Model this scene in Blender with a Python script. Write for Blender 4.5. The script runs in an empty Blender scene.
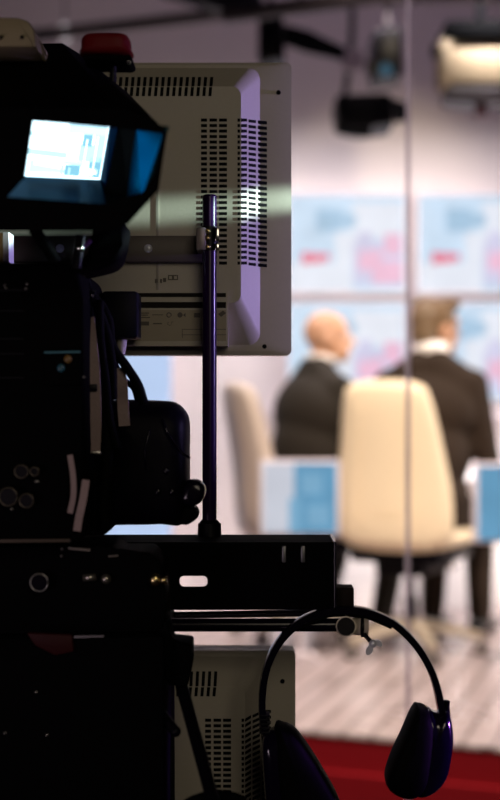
import bpy, bmesh, math, random
from mathutils import Vector, Matrix, Euler
random.seed(7)
PI = math.pi
SC = bpy.context.scene
COL = SC.collection
F = 1440.0            # focal length in pixels of the 500x800 frame
CZ = 1.40             # height of the lens above the control-room floor
ST = 0.32             # height of the studio stage

def P(px, py, d):
    return Vector(((px - 250) / F * d, d, CZ + (400 - py) / F * d))

# ------------------------------------------------------------------ materials
def nd(t, kind, **kw):
    n = t.nodes.new(kind)
    for k, v in kw.items():
        setattr(n, k, v)
    return n

MATS = {}
def mat(name, col, rough=0.5, metal=0.0, spec=0.5, var=0.12, scale=25.0, bump=0.0, coat=0.0, tint=None):
    if name in MATS:
        return MATS[name]
    m = bpy.data.materials.new(name); m.use_nodes = True
    t = m.node_tree; b = t.nodes['Principled BSDF']
    tc = nd(t, 'ShaderNodeTexCoord')
    nz = nd(t, 'ShaderNodeTexNoise'); nz.inputs['Scale'].default_value = scale; nz.inputs['Detail'].default_value = 3
    t.links.new(tc.outputs['Object'], nz.inputs['Vector'])
    mx = nd(t, 'ShaderNodeMix', data_type='RGBA')
    c = list(col) + [1.0]
    mx.inputs['A'].default_value = [max(0, v * (1 - var)) for v in col] + [1]
    mx.inputs['B'].default_value = [min(1, v * (1 + var)) for v in col] + [1]
    t.links.new(nz.outputs['Fac'], mx.inputs['Factor'])
    t.links.new(mx.outputs['Result'], b.inputs['Base Color'])
    b.inputs['Roughness'].default_value = rough
    b.inputs['Metallic'].default_value = metal
    b.inputs['Specular IOR Level'].default_value = spec
    b.inputs['Coat Weight'].default_value = coat
    if bump:
        bp = nd(t, 'ShaderNodeBump'); bp.inputs['Strength'].default_value = bump; bp.inputs['Distance'].default_value = 0.002
        t.links.new(nz.outputs['Fac'], bp.inputs['Height']); t.links.new(bp.outputs['Normal'], b.inputs['Normal'])
    if tint: b.inputs['Specular Tint'].default_value = list(tint) + [1]
    MATS[name] = m
    return m

def glow(name, col, strength, var=0.08, scale=30):
    """a lit display surface: emission with a little procedural variation"""
    if name in MATS:
        return MATS[name]
    m = bpy.data.materials.new(name); m.use_nodes = True
    t = m.node_tree; t.nodes.clear()
    out = nd(t, 'ShaderNodeOutputMaterial'); e = nd(t, 'ShaderNodeEmission')
    tc = nd(t, 'ShaderNodeTexCoord'); nz = nd(t, 'ShaderNodeTexNoise'); nz.inputs['Scale'].default_value = scale
    mx = nd(t, 'ShaderNodeMix', data_type='RGBA')
    mx.inputs['A'].default_value = [v * (1 - var) for v in col] + [1]
    mx.inputs['B'].default_value = [v * (1 + var) for v in col] + [1]
    t.links.new(tc.outputs['Object'], nz.inputs['Vector']); t.links.new(nz.outputs['Fac'], mx.inputs['Factor'])
    t.links.new(mx.outputs['Result'], e.inputs['Color']); e.inputs['Strength'].default_value = strength
    t.links.new(e.outputs[0], out.inputs['Surface'])
    MATS[name] = m
    return m

BLACK = mat('black_plastic', (0.0018, 0.0018, 0.0022), 0.75, spec=0.03)
BLACKM = mat('black_metal', (0.0025, 0.002, 0.004), 0.4, spec=0.12)
BLACKG = mat('black_gloss', (0.003, 0.002, 0.006), 0.18, spec=0.35)
RUBBER = mat('black_rubber', (0.002, 0.002, 0.002), 0.7, spec=0.04)
BEIGE = mat('beige_plastic', (0.47, 0.43, 0.36), 0.45, spec=0.4, var=0.04, bump=0.03, scale=300)
SLOT = mat('vent_slot_black', (0.004, 0.004, 0.005), 0.8, spec=0.1)
BROWNM = mat('bronze_metal', (0.055, 0.042, 0.038), 0.5, metal=0.2)
POLEM = mat('violet_black_tube', (0.014, 0.002, 0.034), 0.25, spec=0.2)
CHROME = mat('chrome', (0.75, 0.73, 0.7), 0.15, metal=1.0, var=0.03)
BRASS = mat('brass', (0.7, 0.55, 0.25), 0.25, metal=1.0, var=0.05)
REDLENS = mat('red_lens', (0.13, 0.004, 0.006), 0.5, spec=0.15)
TAN = mat('tan_plastic', (0.24, 0.195, 0.115), 0.6)
STRAP = mat('mauve_webbing', (0.30, 0.22, 0.215), 0.7, bump=0.3, scale=400)
CREAM = mat('cream_leather', (0.82, 0.68, 0.47), 0.45, var=0.05, bump=0.1, scale=60)
SUITB = mat('black_wool', (0.016, 0.012, 0.008), 0.8, spec=0.2, bump=0.2, scale=200)
SUITBR = mat('dark_brown_wool', (0.026, 0.016, 0.010), 0.8, spec=0.2, bump=0.2, scale=200)
SKIN = mat('skin', (0.52, 0.27, 0.155), 0.5, var=0.06)
HAIR = mat('brown_hair', (0.11, 0.06, 0.022), 0.6, var=0.4, scale=150, bump=0.5)
SHIRT = mat('white_shirt', (0.85, 0.80, 0.74), 0.7, var=0.03)
SHOE = mat('black_shoe', (0.01, 0.01, 0.01), 0.25)
WHITE = mat('white_paint', (0.80, 0.76, 0.76), 0.5, var=0.02)
DARKW = mat('dark_paint', (0.03, 0.028, 0.03), 0.8)
MAUVE = mat('mauve_grey_frame', (0.70, 0.62, 0.66), 0.4, var=0.04)
RED = mat('red_carpet', (0.21, 0.005, 0.009), 0.9, spec=0.1, var=0.25, scale=180, bump=0.3)
GRIDM = mat('dark_grid_steel', (0.035, 0.026, 0.03), 0.5)
EYE = mat('eye', (0.6, 0.6, 0.6), 0.1)
CASTER = mat('grey_caster', (0.14, 0.12, 0.11), 0.4)

# ------------------------------------------------------------------ mesh helpers
def tag(o, label=None, cat=None, group=None, kind=None):
    for k, v in (('label', label), ('category', cat), ('group', group), ('kind', kind)):
        if v:
            o[k] = v
    return o

def empty(name, loc, label, cat, group=None):
    o = bpy.data.objects.new(name, None); COL.objects.link(o)
    o.location = loc; o.empty_display_size = 0.1
    return tag(o, label, cat, group)

def finish(name, bm, m, parent=None, smooth=False, label=None, ang=38):
    """link bm as one mesh object; vertices are in world space (or in the parent's space when parent has no 'world' flag)"""
    bmesh.ops.recalc_face_normals(bm, faces=bm.faces)
    me = bpy.data.meshes.new(name); bm.to_mesh(me); bm.free()
    for x in (m if isinstance(m, (list, tuple)) else [m]):
        me.materials.append(x)
    if smooth:
        for p in me.polygons: p.use_smooth = True
        if smooth != 'all':
            me.set_sharp_from_angle(angle=math.radians(ang))
    o = bpy.data.objects.new(name, me); COL.objects.link(o)
    if parent is not None:
        o.parent = parent
        if not parent.get('_local'):
            o.matrix_parent_inverse = Matrix.Translation(-world_loc(parent))
    if label: o['label'] = label
    return o

def world_loc(o):
    # parts are built in world coordinates, so a mesh parent sits at the world origin; only Empties are placed
    return Vector(o.location) if o.type == 'EMPTY' else Vector((0, 0, 0))

def NB(): return bmesh.new()

def box(bm, lo, hi, bev=0.0, mi=0, M=None):
    lo, hi = Vector(lo), Vector(hi)
    r = bmesh.ops.create_cube(bm, size=1)
    vs = r['verts']
    for v in vs:
        v.co = Vector(((lo[i] + hi[i]) / 2 + v.co[i] * (hi[i] - lo[i]) for i in range(3)))
    fs = list({f for v in vs for f in v.link_faces})
    if bev:
        es = list({e for v in vs for e in v.link_edges})
        rr = bmesh.ops.bevel(bm, geom=es, offset=bev, segments=2, affect='EDGES', profile=0.5)
        fs = list({f for v in rr['verts'] for f in v.link_faces} | {f for f in fs if f.is_valid})
    for f in fs: f.material_index = mi
    if M is not None:
        for v in {v for f in fs for v in f.verts}: v.co = M @ v.co
    return fs

def rod(bm, a, b, r0, r1=None, seg=16, mi=0):
    a, b = Vector(a), Vector(b); r1 = r0 if r1 is None else r1
    d = (b - a); L = d.length
    q = d.to_track_quat('Z', 'Y').to_matrix().to_4x4()
    M = Matrix.Translation((a + b) / 2) @ q
    r = bmesh.ops.create_cone(bm, cap_ends=True, cap_tris=False, segments=seg, radius1=r0, radius2=r1, depth=L, matrix=M)
    for f in {f for v in r['verts'] for f in v.link_faces}: f.material_index = mi

def ball(bm, c, r, seg=12, mi=0, M=None):
    if not hasattr(r, '__len__'): r = (r, r, r)
    MM = Matrix.Translation(Vector(c)) @ (M.to_4x4() if M is not None else Matrix.Identity(4)) @ Matrix.Diagonal((r[0], r[1], r[2], 1))
    rr = bmesh.ops.create_uvsphere(bm, u_segments=seg * 2, v_segments=seg, radius=1, matrix=MM)
    for f in {f for v in rr['verts'] for f in v.link_faces}: f.material_index = mi

def prism(bm, pts, dvec, mi=0, bev=0.0):
    """pts: 3D polygon; extruded by dvec"""
    n = len(pts); dvec = Vector(dvec)
    a = [bm.verts.new(p) for p in pts]; b = [bm.verts.new(Vector(p) + dvec) for p in pts]
    fs = [bm.faces.new(a), bm.faces.new(b[::-1])]
    for i in range(n):
        j = (i + 1) % n
        fs.append(bm.faces.new((a[i], b[i], b[j], a[j])))
    for f in fs: f.material_index = mi
    if bev:
        es = list({e for v in a for e in v.link_edges})
        bmesh.ops.bevel(bm, geom=es, offset=bev, segments=2, affect='EDGES', profile=0.5)

def pprism(bm, px, d, thick, mi=0, bev=0.0):
    prism(bm, [P(x, y, d) for x, y in px], (0, thick, 0), mi, bev)

def spline(pts, n=8):
    pts = [Vector(p) for p in pts]
    Q = [pts[0] * 2 - pts[1]] + pts + [pts[-1] * 2 - pts[-2]]
    out = []
    for i in range(1, len(Q) - 2):
        p0, p1, p2, p3 = Q[i - 1:i + 3]
        for k in range(n):
            t = k / n
            out.append(0.5 * ((2 * p1) + (p2 - p0) * t + (2 * p0 - 5 * p1 + 4 * p2 - p3) * t * t + (3 * p1 - p0 - 3 * p2 + p3) * t ** 3))
    out.append(pts[-1])
    return out

def sweep(bm, pts, prof, up=Vector((0, 1, 0)), mi=0, scale=None):
    """sweep closed 2D profile [(side, up)] along pts; 'up' is the reference direction"""
    n = len(pts); rings = []
    for i, p in enumerate(pts):
        t = (pts[min(i + 1, n - 1)] - pts[max(i - 1, 0)]).normalized()
        s = t.cross(up)
        if s.length < 1e-4: s = t.cross(Vector((1, 0, 0.01)))
        s.normalize(); u = s.cross(t).normalized()
        k = scale(i / (n - 1)) if scale else 1
        rings.append([bm.verts.new(p + s * a * k + u * b * k) for a, b in prof])
    m = len(prof); fs = []
    for i in range(n - 1):
        for j in range(m):
            fs.append(bm.faces.new((rings[i][j], rings[i][(j + 1) % m], rings[i + 1][(j + 1) % m], rings[i + 1][j])))
    fs.append(bm.faces.new(rings[0][::-1])); fs.append(bm.faces.new(rings[-1]))
    for f in fs: f.material_index = mi

def circ(r, n=10, rb=None):
    rb = r if rb is None else rb
    return [(r * math.cos(2 * PI * k / n), rb * math.sin(2 * PI * k / n)) for k in range(n)]

def tube(bm, pts, r, n=8, mi=0, seg=10):
    sweep(bm, spline(pts, n), circ(r, seg), mi=mi)

def ribbon(bm, pts, w, th, up=Vector((0, 1, 0)), mi=0):
    sweep(bm, spline(pts, 6), [(-w / 2, -th / 2), (w / 2, -th / 2), (w / 2, th / 2), (-w / 2, th / 2)], up=up, mi=mi)

def smooth_outline(pts, n=5):
    pts = [Vector((p[0], p[1], 0)) for p in pts]; N = len(pts); out = []
    for i in range(N):
        p0, p1, p2, p3 = pts[i - 1], pts[i], pts[(i + 1) % N], pts[(i + 2) % N]
        for k in range(n):
            t = k / n
            q = 0.5 * ((2 * p1) + (p2 - p0) * t + (2 * p0 - 5 * p1 + 4 * p2 - p3) * t * t + (3 * p1 - p0 - 3 * p2 + p3) * t ** 3)
            out.append((q.x, q.y))
    return out

def pillow(bm, outline, half, f, mi=0, full=1.0):
    """rounded solid from a 2D outline; f(a, b, t) -> 3D with t the offset through the thickness"""
    cx = sum(p[0] for p in outline) / len(outline); cy = sum(p[1] for p in outline) / len(outline)
    prof = [(.35, -1), (.7, -.97), (.88, -.84), (.97, -.55), (1, 0), (.97, .55), (.88, .84), (.7, .97), (.35, 1)]
    rings = []
    for s, t in prof:
        rings.append([bm.verts.new(f(cx + (a - cx) * s, cy + (b - cy) * s, t * half)) for a, b in outline])
    n = len(outline); fs = []
    for i in range(len(rings) - 1):
        for j in range(n):
            fs.append(bm.faces.new((rings[i][j], rings[i][(j + 1) % n], rings[i + 1][(j + 1) % n], rings[i + 1][j])))
    for ring, t in ((rings[0], -half), (rings[-1], half)):
        c = bm.verts.new(f(cx, cy, t))
        for j in range(n):
            fs.append(bm.faces.new((ring[j], ring[(j + 1) % n], c)))
    for q in fs: q.material_index = mi

def text_into(bm, s, loc, size, rx, mi=0, depth=0.0003):
    cu = bpy.data.curves.new('t', 'FONT'); cu.body = s; cu.size = size; cu.extrude = depth; cu.resolution_u = 2
    o = bpy.data.objects.new('t', cu); COL.objects.link(o)
    dg = bpy.context.evaluated_depsgraph_get(); dg.update()
    me = bpy.data.meshes.new_from_object(o.evaluated_get(dg))
    M = Matrix.Translation(Vector(loc)) @ Matrix.Rotation(rx, 4, 'X')
    n0 = len(bm.faces)
    me.transform(M); bm.from_mesh(me)
    bm.faces.ensure_lookup_table()
    for f in bm.faces[n0:]: f.material_index = mi
    bpy.data.objects.remove(o); bpy.data.curves.remove(cu); bpy.data.meshes.remove(me)

def blob(name, items, m, parent, voxel=0.012, smooth=2):
    """one continuous surface grown from tapered limbs and ellipsoids (vertices in the parent's local space)"""
    bm = NB()
    for it in items:
        if it[0] == 'cap':
            _, a, r0, b, r1 = it
            tmp = bmesh.new()
            bmesh.ops.create_icosphere(tmp, subdivisions=2, radius=r0, matrix=Matrix.Translation(Vector(a)))
            bmesh.ops.create_icosphere(tmp, subdivisions=2, radius=r1, matrix=Matrix.Translation(Vector(b)))
            r = bmesh.ops.convex_hull(tmp, input=tmp.verts)
            bmesh.ops.delete(tmp, geom=[g for g in r['geom_interior'] if isinstance(g, bmesh.types.BMVert)], context='VERTS')
            me = bpy.data.meshes.new('t'); tmp.to_mesh(me); tmp.free(); bm.from_mesh(me); bpy.data.meshes.remove(me)
        else:
            _, c, r, R = it
            ball(bm, c, r, 12, M=R)
    me = bpy.data.meshes.new(name); bm.to_mesh(me); bm.free()
    o = bpy.data.objects.new(name, me); COL.objects.link(o)
    md = o.modifiers.new('r', 'REMESH'); md.mode = 'VOXEL'; md.voxel_size = voxel
    dg = bpy.context.evaluated_depsgraph_get(); dg.update()
    me2 = bpy.data.meshes.new_from_object(o.evaluated_get(dg))
    bpy.data.objects.remove(o); bpy.data.meshes.remove(me)
    bm = NB(); bm.from_mesh(me2); bpy.data.meshes.remove(me2)
    for _ in range(smooth):
        bmesh.ops.smooth_vert(bm, verts=bm.verts, factor=0.5, use_axis_x=True, use_axis_y=True, use_axis_z=True)
    return finish(name, bm, m, parent, 'all')

def copy_tree(o, parent=None):
    c = o.copy(); COL.objects.link(c)
    if parent is not None:
        c.parent = parent; c.matrix_parent_inverse = o.matrix_parent_inverse.copy()
    for ch in [x for x in bpy.data.objects if x.parent == o]:
        copy_tree(ch, c)
    return c

# ------------------------------------------------------------------ setting
def struct(name, bm, m):
    return tag(finish(name, bm, m), kind='structure')

X0, X1, Y0, Y1, ZC = -3.0, 3.6, -1.2, 7.8, 4.3
GY = 3.0
b = NB(); box(b, (X0, Y0, -0.1), (X1, Y1, 0)); struct('floor', b, mat('dark_carpet', (0.03, 0.012, 0.014), 0.9, var=0.3, scale=120))
b = NB(); box(b, (X0, Y0, ZC), (X1, Y1, ZC + 0.1)); struct('ceiling', b, DARKW)
WALLM = mat('studio_wall_paint', (0.73, 0.665, 0.68), 0.7, var=0.03, scale=3)
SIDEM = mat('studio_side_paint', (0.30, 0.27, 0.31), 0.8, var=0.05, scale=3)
b = NB(); box(b, (X0, Y1, 0), (X1, Y1 + 0.1, ZC)); struct('wall_back', b, WALLM)
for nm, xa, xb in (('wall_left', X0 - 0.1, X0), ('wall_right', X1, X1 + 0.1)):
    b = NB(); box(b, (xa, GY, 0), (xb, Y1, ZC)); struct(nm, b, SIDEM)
for nm, xa, xb in (('wall_control_room_left', X0 - 0.1, X0), ('wall_control_room_right', X1, X1 + 0.1)):
    b = NB(); box(b, (xa, Y0, 0), (xb, GY, ZC)); struct(nm, b, DARKW)
b = NB(); box(b, (X0, Y0 - 0.1, 0), (X1, Y0, ZC)); struct('wall_front', b, DARKW)

# the stage: pale plank floor on a red carpeted front
ED = Vector((0.612, -0.24, 0)).normalized(); EN = Vector((-ED.y, ED.x, 0))   # along the edge, into the stage
E0 = Vector((0.164, 4.71, 0))
def on_edge_x(x, off=0.0):
    p = E0 + EN * off
    return Vector((x, p.y + (x - p.x) * ED.y / ED.x, 0))
def plank_material():
    m = bpy.data.materials.new('pale_plank_floor'); m.use_nodes = True
    t = m.node_tree; bs = t.nodes['Principled BSDF']
    tc = nd(t, 'ShaderNodeTexCoord'); mp = nd(t, 'ShaderNodeMapping')
    mp.inputs['Rotation'].default_value = (0, 0, -(PI / 2 - math.radians(17)))
    t.links.new(tc.outputs['Object'], mp.inputs['Vector'])
    br = nd(t, 'ShaderNodeTexBrick'); br.offset = 0.5
    br.inputs['Color1'].default_value = (0.37, 0.295, 0.29, 1); br.inputs['Color2'].default_value = (0.42, 0.34, 0.335, 1)
    br.inputs['Mortar'].default_value = (0.10, 0.07, 0.065, 1)
    br.inputs['Scale'].default_value = 1.0; br.inputs['Mortar Size'].default_value = 0.0065
    br.inputs['Brick Width'].default_value = 1.8; br.inputs['Row Height'].default_value = 0.098
    t.links.new(mp.outputs[0], br.inputs['Vector']); t.links.new(br.outputs['Color'], bs.inputs['Base Color'])
    nz = nd(t, 'ShaderNodeTexNoise'); nz.inputs['Scale'].default_value = 2.5
    t.links.new(mp.outputs[0], nz.inputs['Vector'])
    mr = nd(t, 'ShaderNodeMapRange'); mr.inputs['To Min'].default_value = 0.18; mr.inputs['To Max'].default_value = 0.42
    t.links.new(nz.outputs['Fac'], mr.inputs['Value']); t.links.new(mr.outputs[0], bs.inputs['Roughness'])
    return m
top = [on_edge_x(X0), on_edge_x(X1), Vector((X1, Y1, 0)), Vector((X0, Y1, 0))]
b = NB(); prism(b, [p + Vector((0, 0, ST - 0.012)) for p in top], (0, 0, 0.012)); struct('floor_stage', b, plank_material())
b = NB(); prism(b, [on_edge_x(X0, 0.004), on_edge_x(X1, 0.004), Vector((X1, Y1, 0)), Vector((X0, Y1, 0))], (0, 0, ST - 0.012)); struct('stage_riser_wall', b, RED)
b = NB(); prism(b, [on_edge_x(X0, -0.025), on_edge_x(X1, -0.025), on_edge_x(X1, 0.003), on_edge_x(X0, 0.003)], (0, 0, 0.198)); struct('stage_plinth_wall', b, RED)

# glass between control room and studio: two panes meeting at a clear joint
GX = (408 - 250) / F * GY
def glass_material():
    m = bpy.data.materials.new('partition_glass'); m.use_nodes = True
    t = m.node_tree; t.nodes.clear()
    out = nd(t, 'ShaderNodeOutputMaterial'); mx = nd(t, 'ShaderNodeMixShader')
    tr = nd(t, 'ShaderNodeBsdfTransparent'); tr.inputs['Color'].default_value = (0.985, 0.985, 0.985, 1)
    gl = nd(t, 'ShaderNodeBsdfGlossy'); gl.inputs['Roughness'].default_value = 0.0
    fr = nd(t, 'ShaderNodeFresnel'); fr.inputs['IOR'].default_value = 1.18
    t.links.new(fr.outputs[0], mx.inputs[0]); t.links.new(tr.outputs[0], mx.inputs[1]); t.links.new(gl.outputs[0], mx.inputs[2])
    t.links.new(mx.outputs[0], out.inputs['Surface'])
    return m
GLASS = glass_material()
b = NB(); box(b, (X0, GY - 0.005, 0.05), (GX - 0.005, GY + 0.005, ZC)); struct('window_1', b, GLASS)
b = NB(); box(b, (GX + 0.005, GY - 0.005, 0.05), (X1, GY + 0.005, ZC)); struct('window_2', b, GLASS)
def seam_material():
    m = bpy.data.materials.new('milky_silicone'); m.use_nodes = True
    t = m.node_tree; t.nodes.clear()
    out = nd(t, 'ShaderNodeOutputMaterial'); mx = nd(t, 'ShaderNodeMixShader'); mx.inputs[0].default_value = 0.62
    tl = nd(t, 'ShaderNodeBsdfTranslucent'); tl.inputs['Color'].default_value = (0.80, 0.74, 0.80, 1)
    tr = nd(t, 'ShaderNodeBsdfTransparent'); tr.inputs['Color'].default_value = (0.88, 0.84, 0.87, 1)
    nz = nd(t, 'ShaderNodeTexNoise'); nz.inputs['Scale'].default_value = 6
    t.links.new(tl.outputs[0], mx.inputs[1]); t.links.new(tr.outputs[0], mx.inputs[2])
    t.links.new(mx.outputs[0], out.inputs['Surface'])
    return m
b = NB(); box(b, (GX - 0.0042, GY - 0.006, 0.05), (GX + 0.0042, GY + 0.006, ZC)); struct('trim_1', b, seam_material())
b = NB(); box(b, (X0, GY - 0.03, 0), (X1, GY + 0.03, 0.05)); struct('trim_2', b, GRIDM)

# ------------------------------------------------------------------ video wall
def quad_pic(bm, c, rects, y):
    """c = (x0, z0, x1, z1); rects = (u0, v0, u1, v1, material index, layer)"""
    x0, z0, x1, z1 = c
    for u0, v0, u1, v1, mi, lay in rects:
        yy = y - 0.0006 * lay
        vs = [bm.verts.new((x0 + (x1 - x0) * u, yy, z0 + (z1 - z0) * v)) for u, v in ((u0, v0), (u1, v0), (u1, v1), (u0, v1))]
        bm.faces.new(vs).material_index = mi
S_BLUE = glow('screen_pale_blue', (0.62, 0.76, 0.92), 1.05, 0.16, 9)
S_WHT = glow('screen_white', (0.80, 0.83, 0.92), 1.05, 0.1, 8)
S_TEAL = glow('screen_grey_blue', (0.42, 0.60, 0.78), 1.0, 0.2, 9)
S_PINK = glow('screen_pink', (0.90, 0.55, 0.72), 1.0, 0.12, 9)
S_LILA = glow('screen_lilac', (0.70, 0.68, 0.88), 1.0, 0.15, 9)
S_RED = glow('screen_red', (0.85, 0.16, 0.25), 1.0, 0.1, 20)
PIC = [(0, 0, 1, 1, 0, 0), (0.02, .0, .55, .30, 1, 1), (.40, .30, .62, .62, 1, 1), (.24, .62, .46, .86, 2, 1), (.34, .68, .58, .8, 2, 2), (.55, .55, .98, .92, 1, 1),
       (.56, .08, .98, .52, 4, 2), (.60, .22, .80, .44, 3, 3), (.72, .08, .98, .32, 3, 4), (.82, .38, .97, .60, 3, 5), (.60, .40, .72, .62, 4, 3),
       (.12, .29, .19, .41, 5, 4), (.20, .30, .29, .40, 5, 5), (.30, .32, .35, .40, 5, 6)]
DW = 7.72
def screen(c0, c1, r0, r1, label):
    a = P(c0, r1, DW); c = P(c1, r0, DW)
    root = empty('video_screen', (0, 0, 0), label, 'screen', 'screens of the video wall')
    root.location = ((a.x + c.x) / 2, DW, a.z)
    bm = NB(); fw = 0.016
    for lo, hi in (((a.x - fw, a.z - fw), (a.x, c.z + fw)), ((c.x, a.z - fw), (c.x + fw, c.z + fw)), ((a.x, a.z - fw), (c.x, a.z)), ((a.x, c.z), (c.x, c.z + fw))):
        box(bm, (lo[0], DW - 0.012, lo[1]), (hi[0], Y1, hi[1]))
    finish('bezel', bm, MAUVE, root)
    bm = NB(); box(bm, (a.x, DW, a.z), (c.x, Y1, c.z), mi=6); quad_pic(bm, (a.x, a.z, c.x, c.z), PIC, DW - 0.0006)
    finish('display', bm, [S_BLUE, S_WHT, S_TEAL, S_PINK, S_LILA, S_RED, BLACK], root)
    return root
screen(288, 405, 195, 292, 'upper video wall screen with pale blue and pink picture above the bald man')
screen(418, 535, 195, 292, 'upper video wall screen directly above the brown-haired man')
screen(288, 405, 303, 400, 'lower video wall screen behind the head of the bald man')
screen(418, 535, 303, 400, 'lower video wall screen beside the face of the brown-haired man')
b = NB(); za = P(0, 407, DW).z; box(b, (P(270, 0, DW).x, DW - .02, za - .05), (P(555, 0, DW).x, Y1 - .001, za - .002)); struct('trim_3', b, MAUVE)
# tall blue light panel left of the video wall
a = P(70, 600, 7.74); c = P(171, 352, 7.74)
root = empty('light_panel', ((a.x + c.x) / 2, 7.74, ST), 'tall pale blue lit panel on studio wall behind the studio camera', 'light panel')
bm = NB(); box(bm, (a.x - .02, 7.75, ST), (c.x + .01, Y1 - .001, c.z + .3)); finish('housing', bm, MAUVE, root)
bm = NB(); box(bm, (a.x, 7.735, ST + .02), (c.x, 7.752, c.z + .28)); finish('diffuser', bm, glow('panel_blue', (0.52, 0.66, 0.93), 1.0, 0.12, 4), root)

# low white desk against the wall
root = empty('news_desk', (1.5, 7.45, ST), 'brightly lit white low desk behind the seated men', 'desk')
bm = NB(); box(bm, (0.46, 7.44, ST), (2.9, 7.47, ST + 0.66), .004); finish('front_panel', bm, WHITE, root)
bm = NB(); box(bm, (0.43, 7.38, ST + 0.66), (2.93, 7.70, ST + 0.70), .006); finish('desk_top', bm, WHITE, root)
for x in (0.46, 2.87):
    bm = NB(); box(bm, (x, 7.47, ST), (x + .03, 7.66, ST + 0.66)); finish('side_panel', bm, WHITE, root)

# ------------------------------------------------------------------ chairs
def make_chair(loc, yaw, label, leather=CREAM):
    r = empty('swivel_chair', loc, label, 'chair', 'high-backed swivel chairs'); r['_local'] = 1
    r.rotation_euler = (0, 0, yaw)
    back = smooth_outline([(-.155, 1.165), (0, 1.18), (.155, 1.165), (.20, 1.10), (.235, .90), (.265, .70), (.262, .53), (.20, .475), (0, .465), (-.20, .475), (-.262, .53), (-.265, .70), (-.235, .90), (-.20, 1.10)], 4)
    def fb(x, z, t):
        z = .46 + (z - .46) * .975; h = (z - .46) / .72
        return Vector((x * .95, -.235 - .09 * h * h + .05 * (x / .26) ** 2 + t, z))
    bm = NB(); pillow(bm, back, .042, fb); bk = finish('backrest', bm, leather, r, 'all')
    bm = NB()
    for s in (-1, 1):
        tube(bm, [fb(s * .13, .56, -.043), fb(s * .125, .8, -.043), fb(s * .10, 1.08, -.043)], .0025)
    tube(bm, [fb(-.2, .62, -.043), fb(0, .61, -.044), fb(.2, .62, -.043)], .0025)
    finish('seam', bm, leather, bk, 'all')
    seat = smooth_outline([(-.20, -.22), (0, -.25), (.20, -.22), (.235, 0), (.225, .2), (.17, .27), (0, .285), (-.17, .27), (-.225, .2), (-.235, 0)], 4)
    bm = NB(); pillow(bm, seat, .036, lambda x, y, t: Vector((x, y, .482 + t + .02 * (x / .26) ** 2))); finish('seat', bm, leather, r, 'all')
    bm = NB(); box(bm, (-.11, -.14, .345), (.11, .13, .40), .012); box(bm, (-.20, -.20, .40), (.20, .22, .455), .015); rod(bm, (.11, .03, .38), (.20, .03, .38), .008); fm = finish('tilt_mechanism', bm, BLACKM, r, True)
    bm = NB(); ball(bm, (.19, -.02, .385), .018); finish('tilt_knob', bm, CHROME, fm, 'all')
    bm = NB(); rod(bm, (0, 0, .10), (0, 0, .24), .032); rod(bm, (0, 0, .24), (0, 0, .35), .018); finish('column', bm, BLACKM, r, True)
    for k in range(5):
        a = 2 * PI * k / 5 + .35
        d = Vector((math.cos(a), math.sin(a), 0))
        bm = NB()
        sweep(bm, [d * .02 + Vector((0, 0, .125)), d * .10 + Vector((0, 0, .12)), d * .22 + Vector((0, 0, .098)), d * .31 + Vector((0, 0, .075))], [(-.032, -.022), (.032, -.022), (.026, .022), (-.026, .022)], up=Vector((0, 0, 1)), scale=lambda t: 1 - .4 * t)
        lg = finish('base_leg', bm, mat('tan_base', (.40, .33, .25), .4), r, True)
        bm = NB(); s = Vector((-d.y, d.x, 0))
        for q in (-1, 1):
            rod(bm, d * .30 + s * (.008 * q) + Vector((0, 0, .027)), d * .30 + s * (.024 * q) + Vector((0, 0, .027)), .027)
        rod(bm, d * .30 + Vector((0, 0, .03)), d * .30 + Vector((0, 0, .07)), .007)
        finish('caster', bm, CASTER, lg, True)
    return r

YR = -math.radians(27)
make_chair((0.685, 6.14, ST), YR, 'cream leather swivel chair whose high back hides the brown-haired man')
YB = -math.radians(73)
make_chair((0.225, 6.58, ST), YB, 'cream swivel chair in a dimmed tone, seen sideways behind the back of the bald man', mat('dimmed_cream_leather', (0.50, 0.41, 0.345), 0.45, var=0.05, bump=0.1, scale=60))  # same cream leather, its weaker light put into the colour

# ------------------------------------------------------------------ people
def V(*a): return Vector(a)
def hand(items, wrist, dirv, palm_n, side):
    """palm and five unequal bent fingers; dirv points along the hand, palm_n out of the palm, side is +1/-1 for the thumb side"""
    d = dirv.normalized(); n = palm_n.normalized(); s = d.cross(n).normalized() * side
    items.append(('cap', wrist, .026, wrist + d * .03, .028))
    for k in range(4):
        off = s * (.028 - .019 * k)
        items.append(('cap', wrist + d * .02 + off * .6, .016, wrist + d * .085 + off, .0125))
        L = (.042, .048, .044, .034)[k]
        a0 = wrist + d * .085 + off
        a1 = a0 + (d * .9 + n * .35).normalized() * L
        a2 = a1 + (d * .6 + n * .75).normalized() * L * .65
        a3 = a2 + (d * .2 + n).normalized() * L * .5
        items += [('cap', a0, .0105, a1, .0095), ('cap', a1, .0095, a2, .0085), ('cap', a2, .0085, a3, .0075)]
    t0 = wrist + d * .025 + s * .024
    t1 = t0 + (d * .6 + s * .75 + n * .25).normalized() * .045
    t2 = t1 + (d * .85 + s * .3 + n * .4).normalized() * .035
    items += [('cap', t0, .015, t1, .0125), ('cap', t1, .012, t2, .009)]

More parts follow.
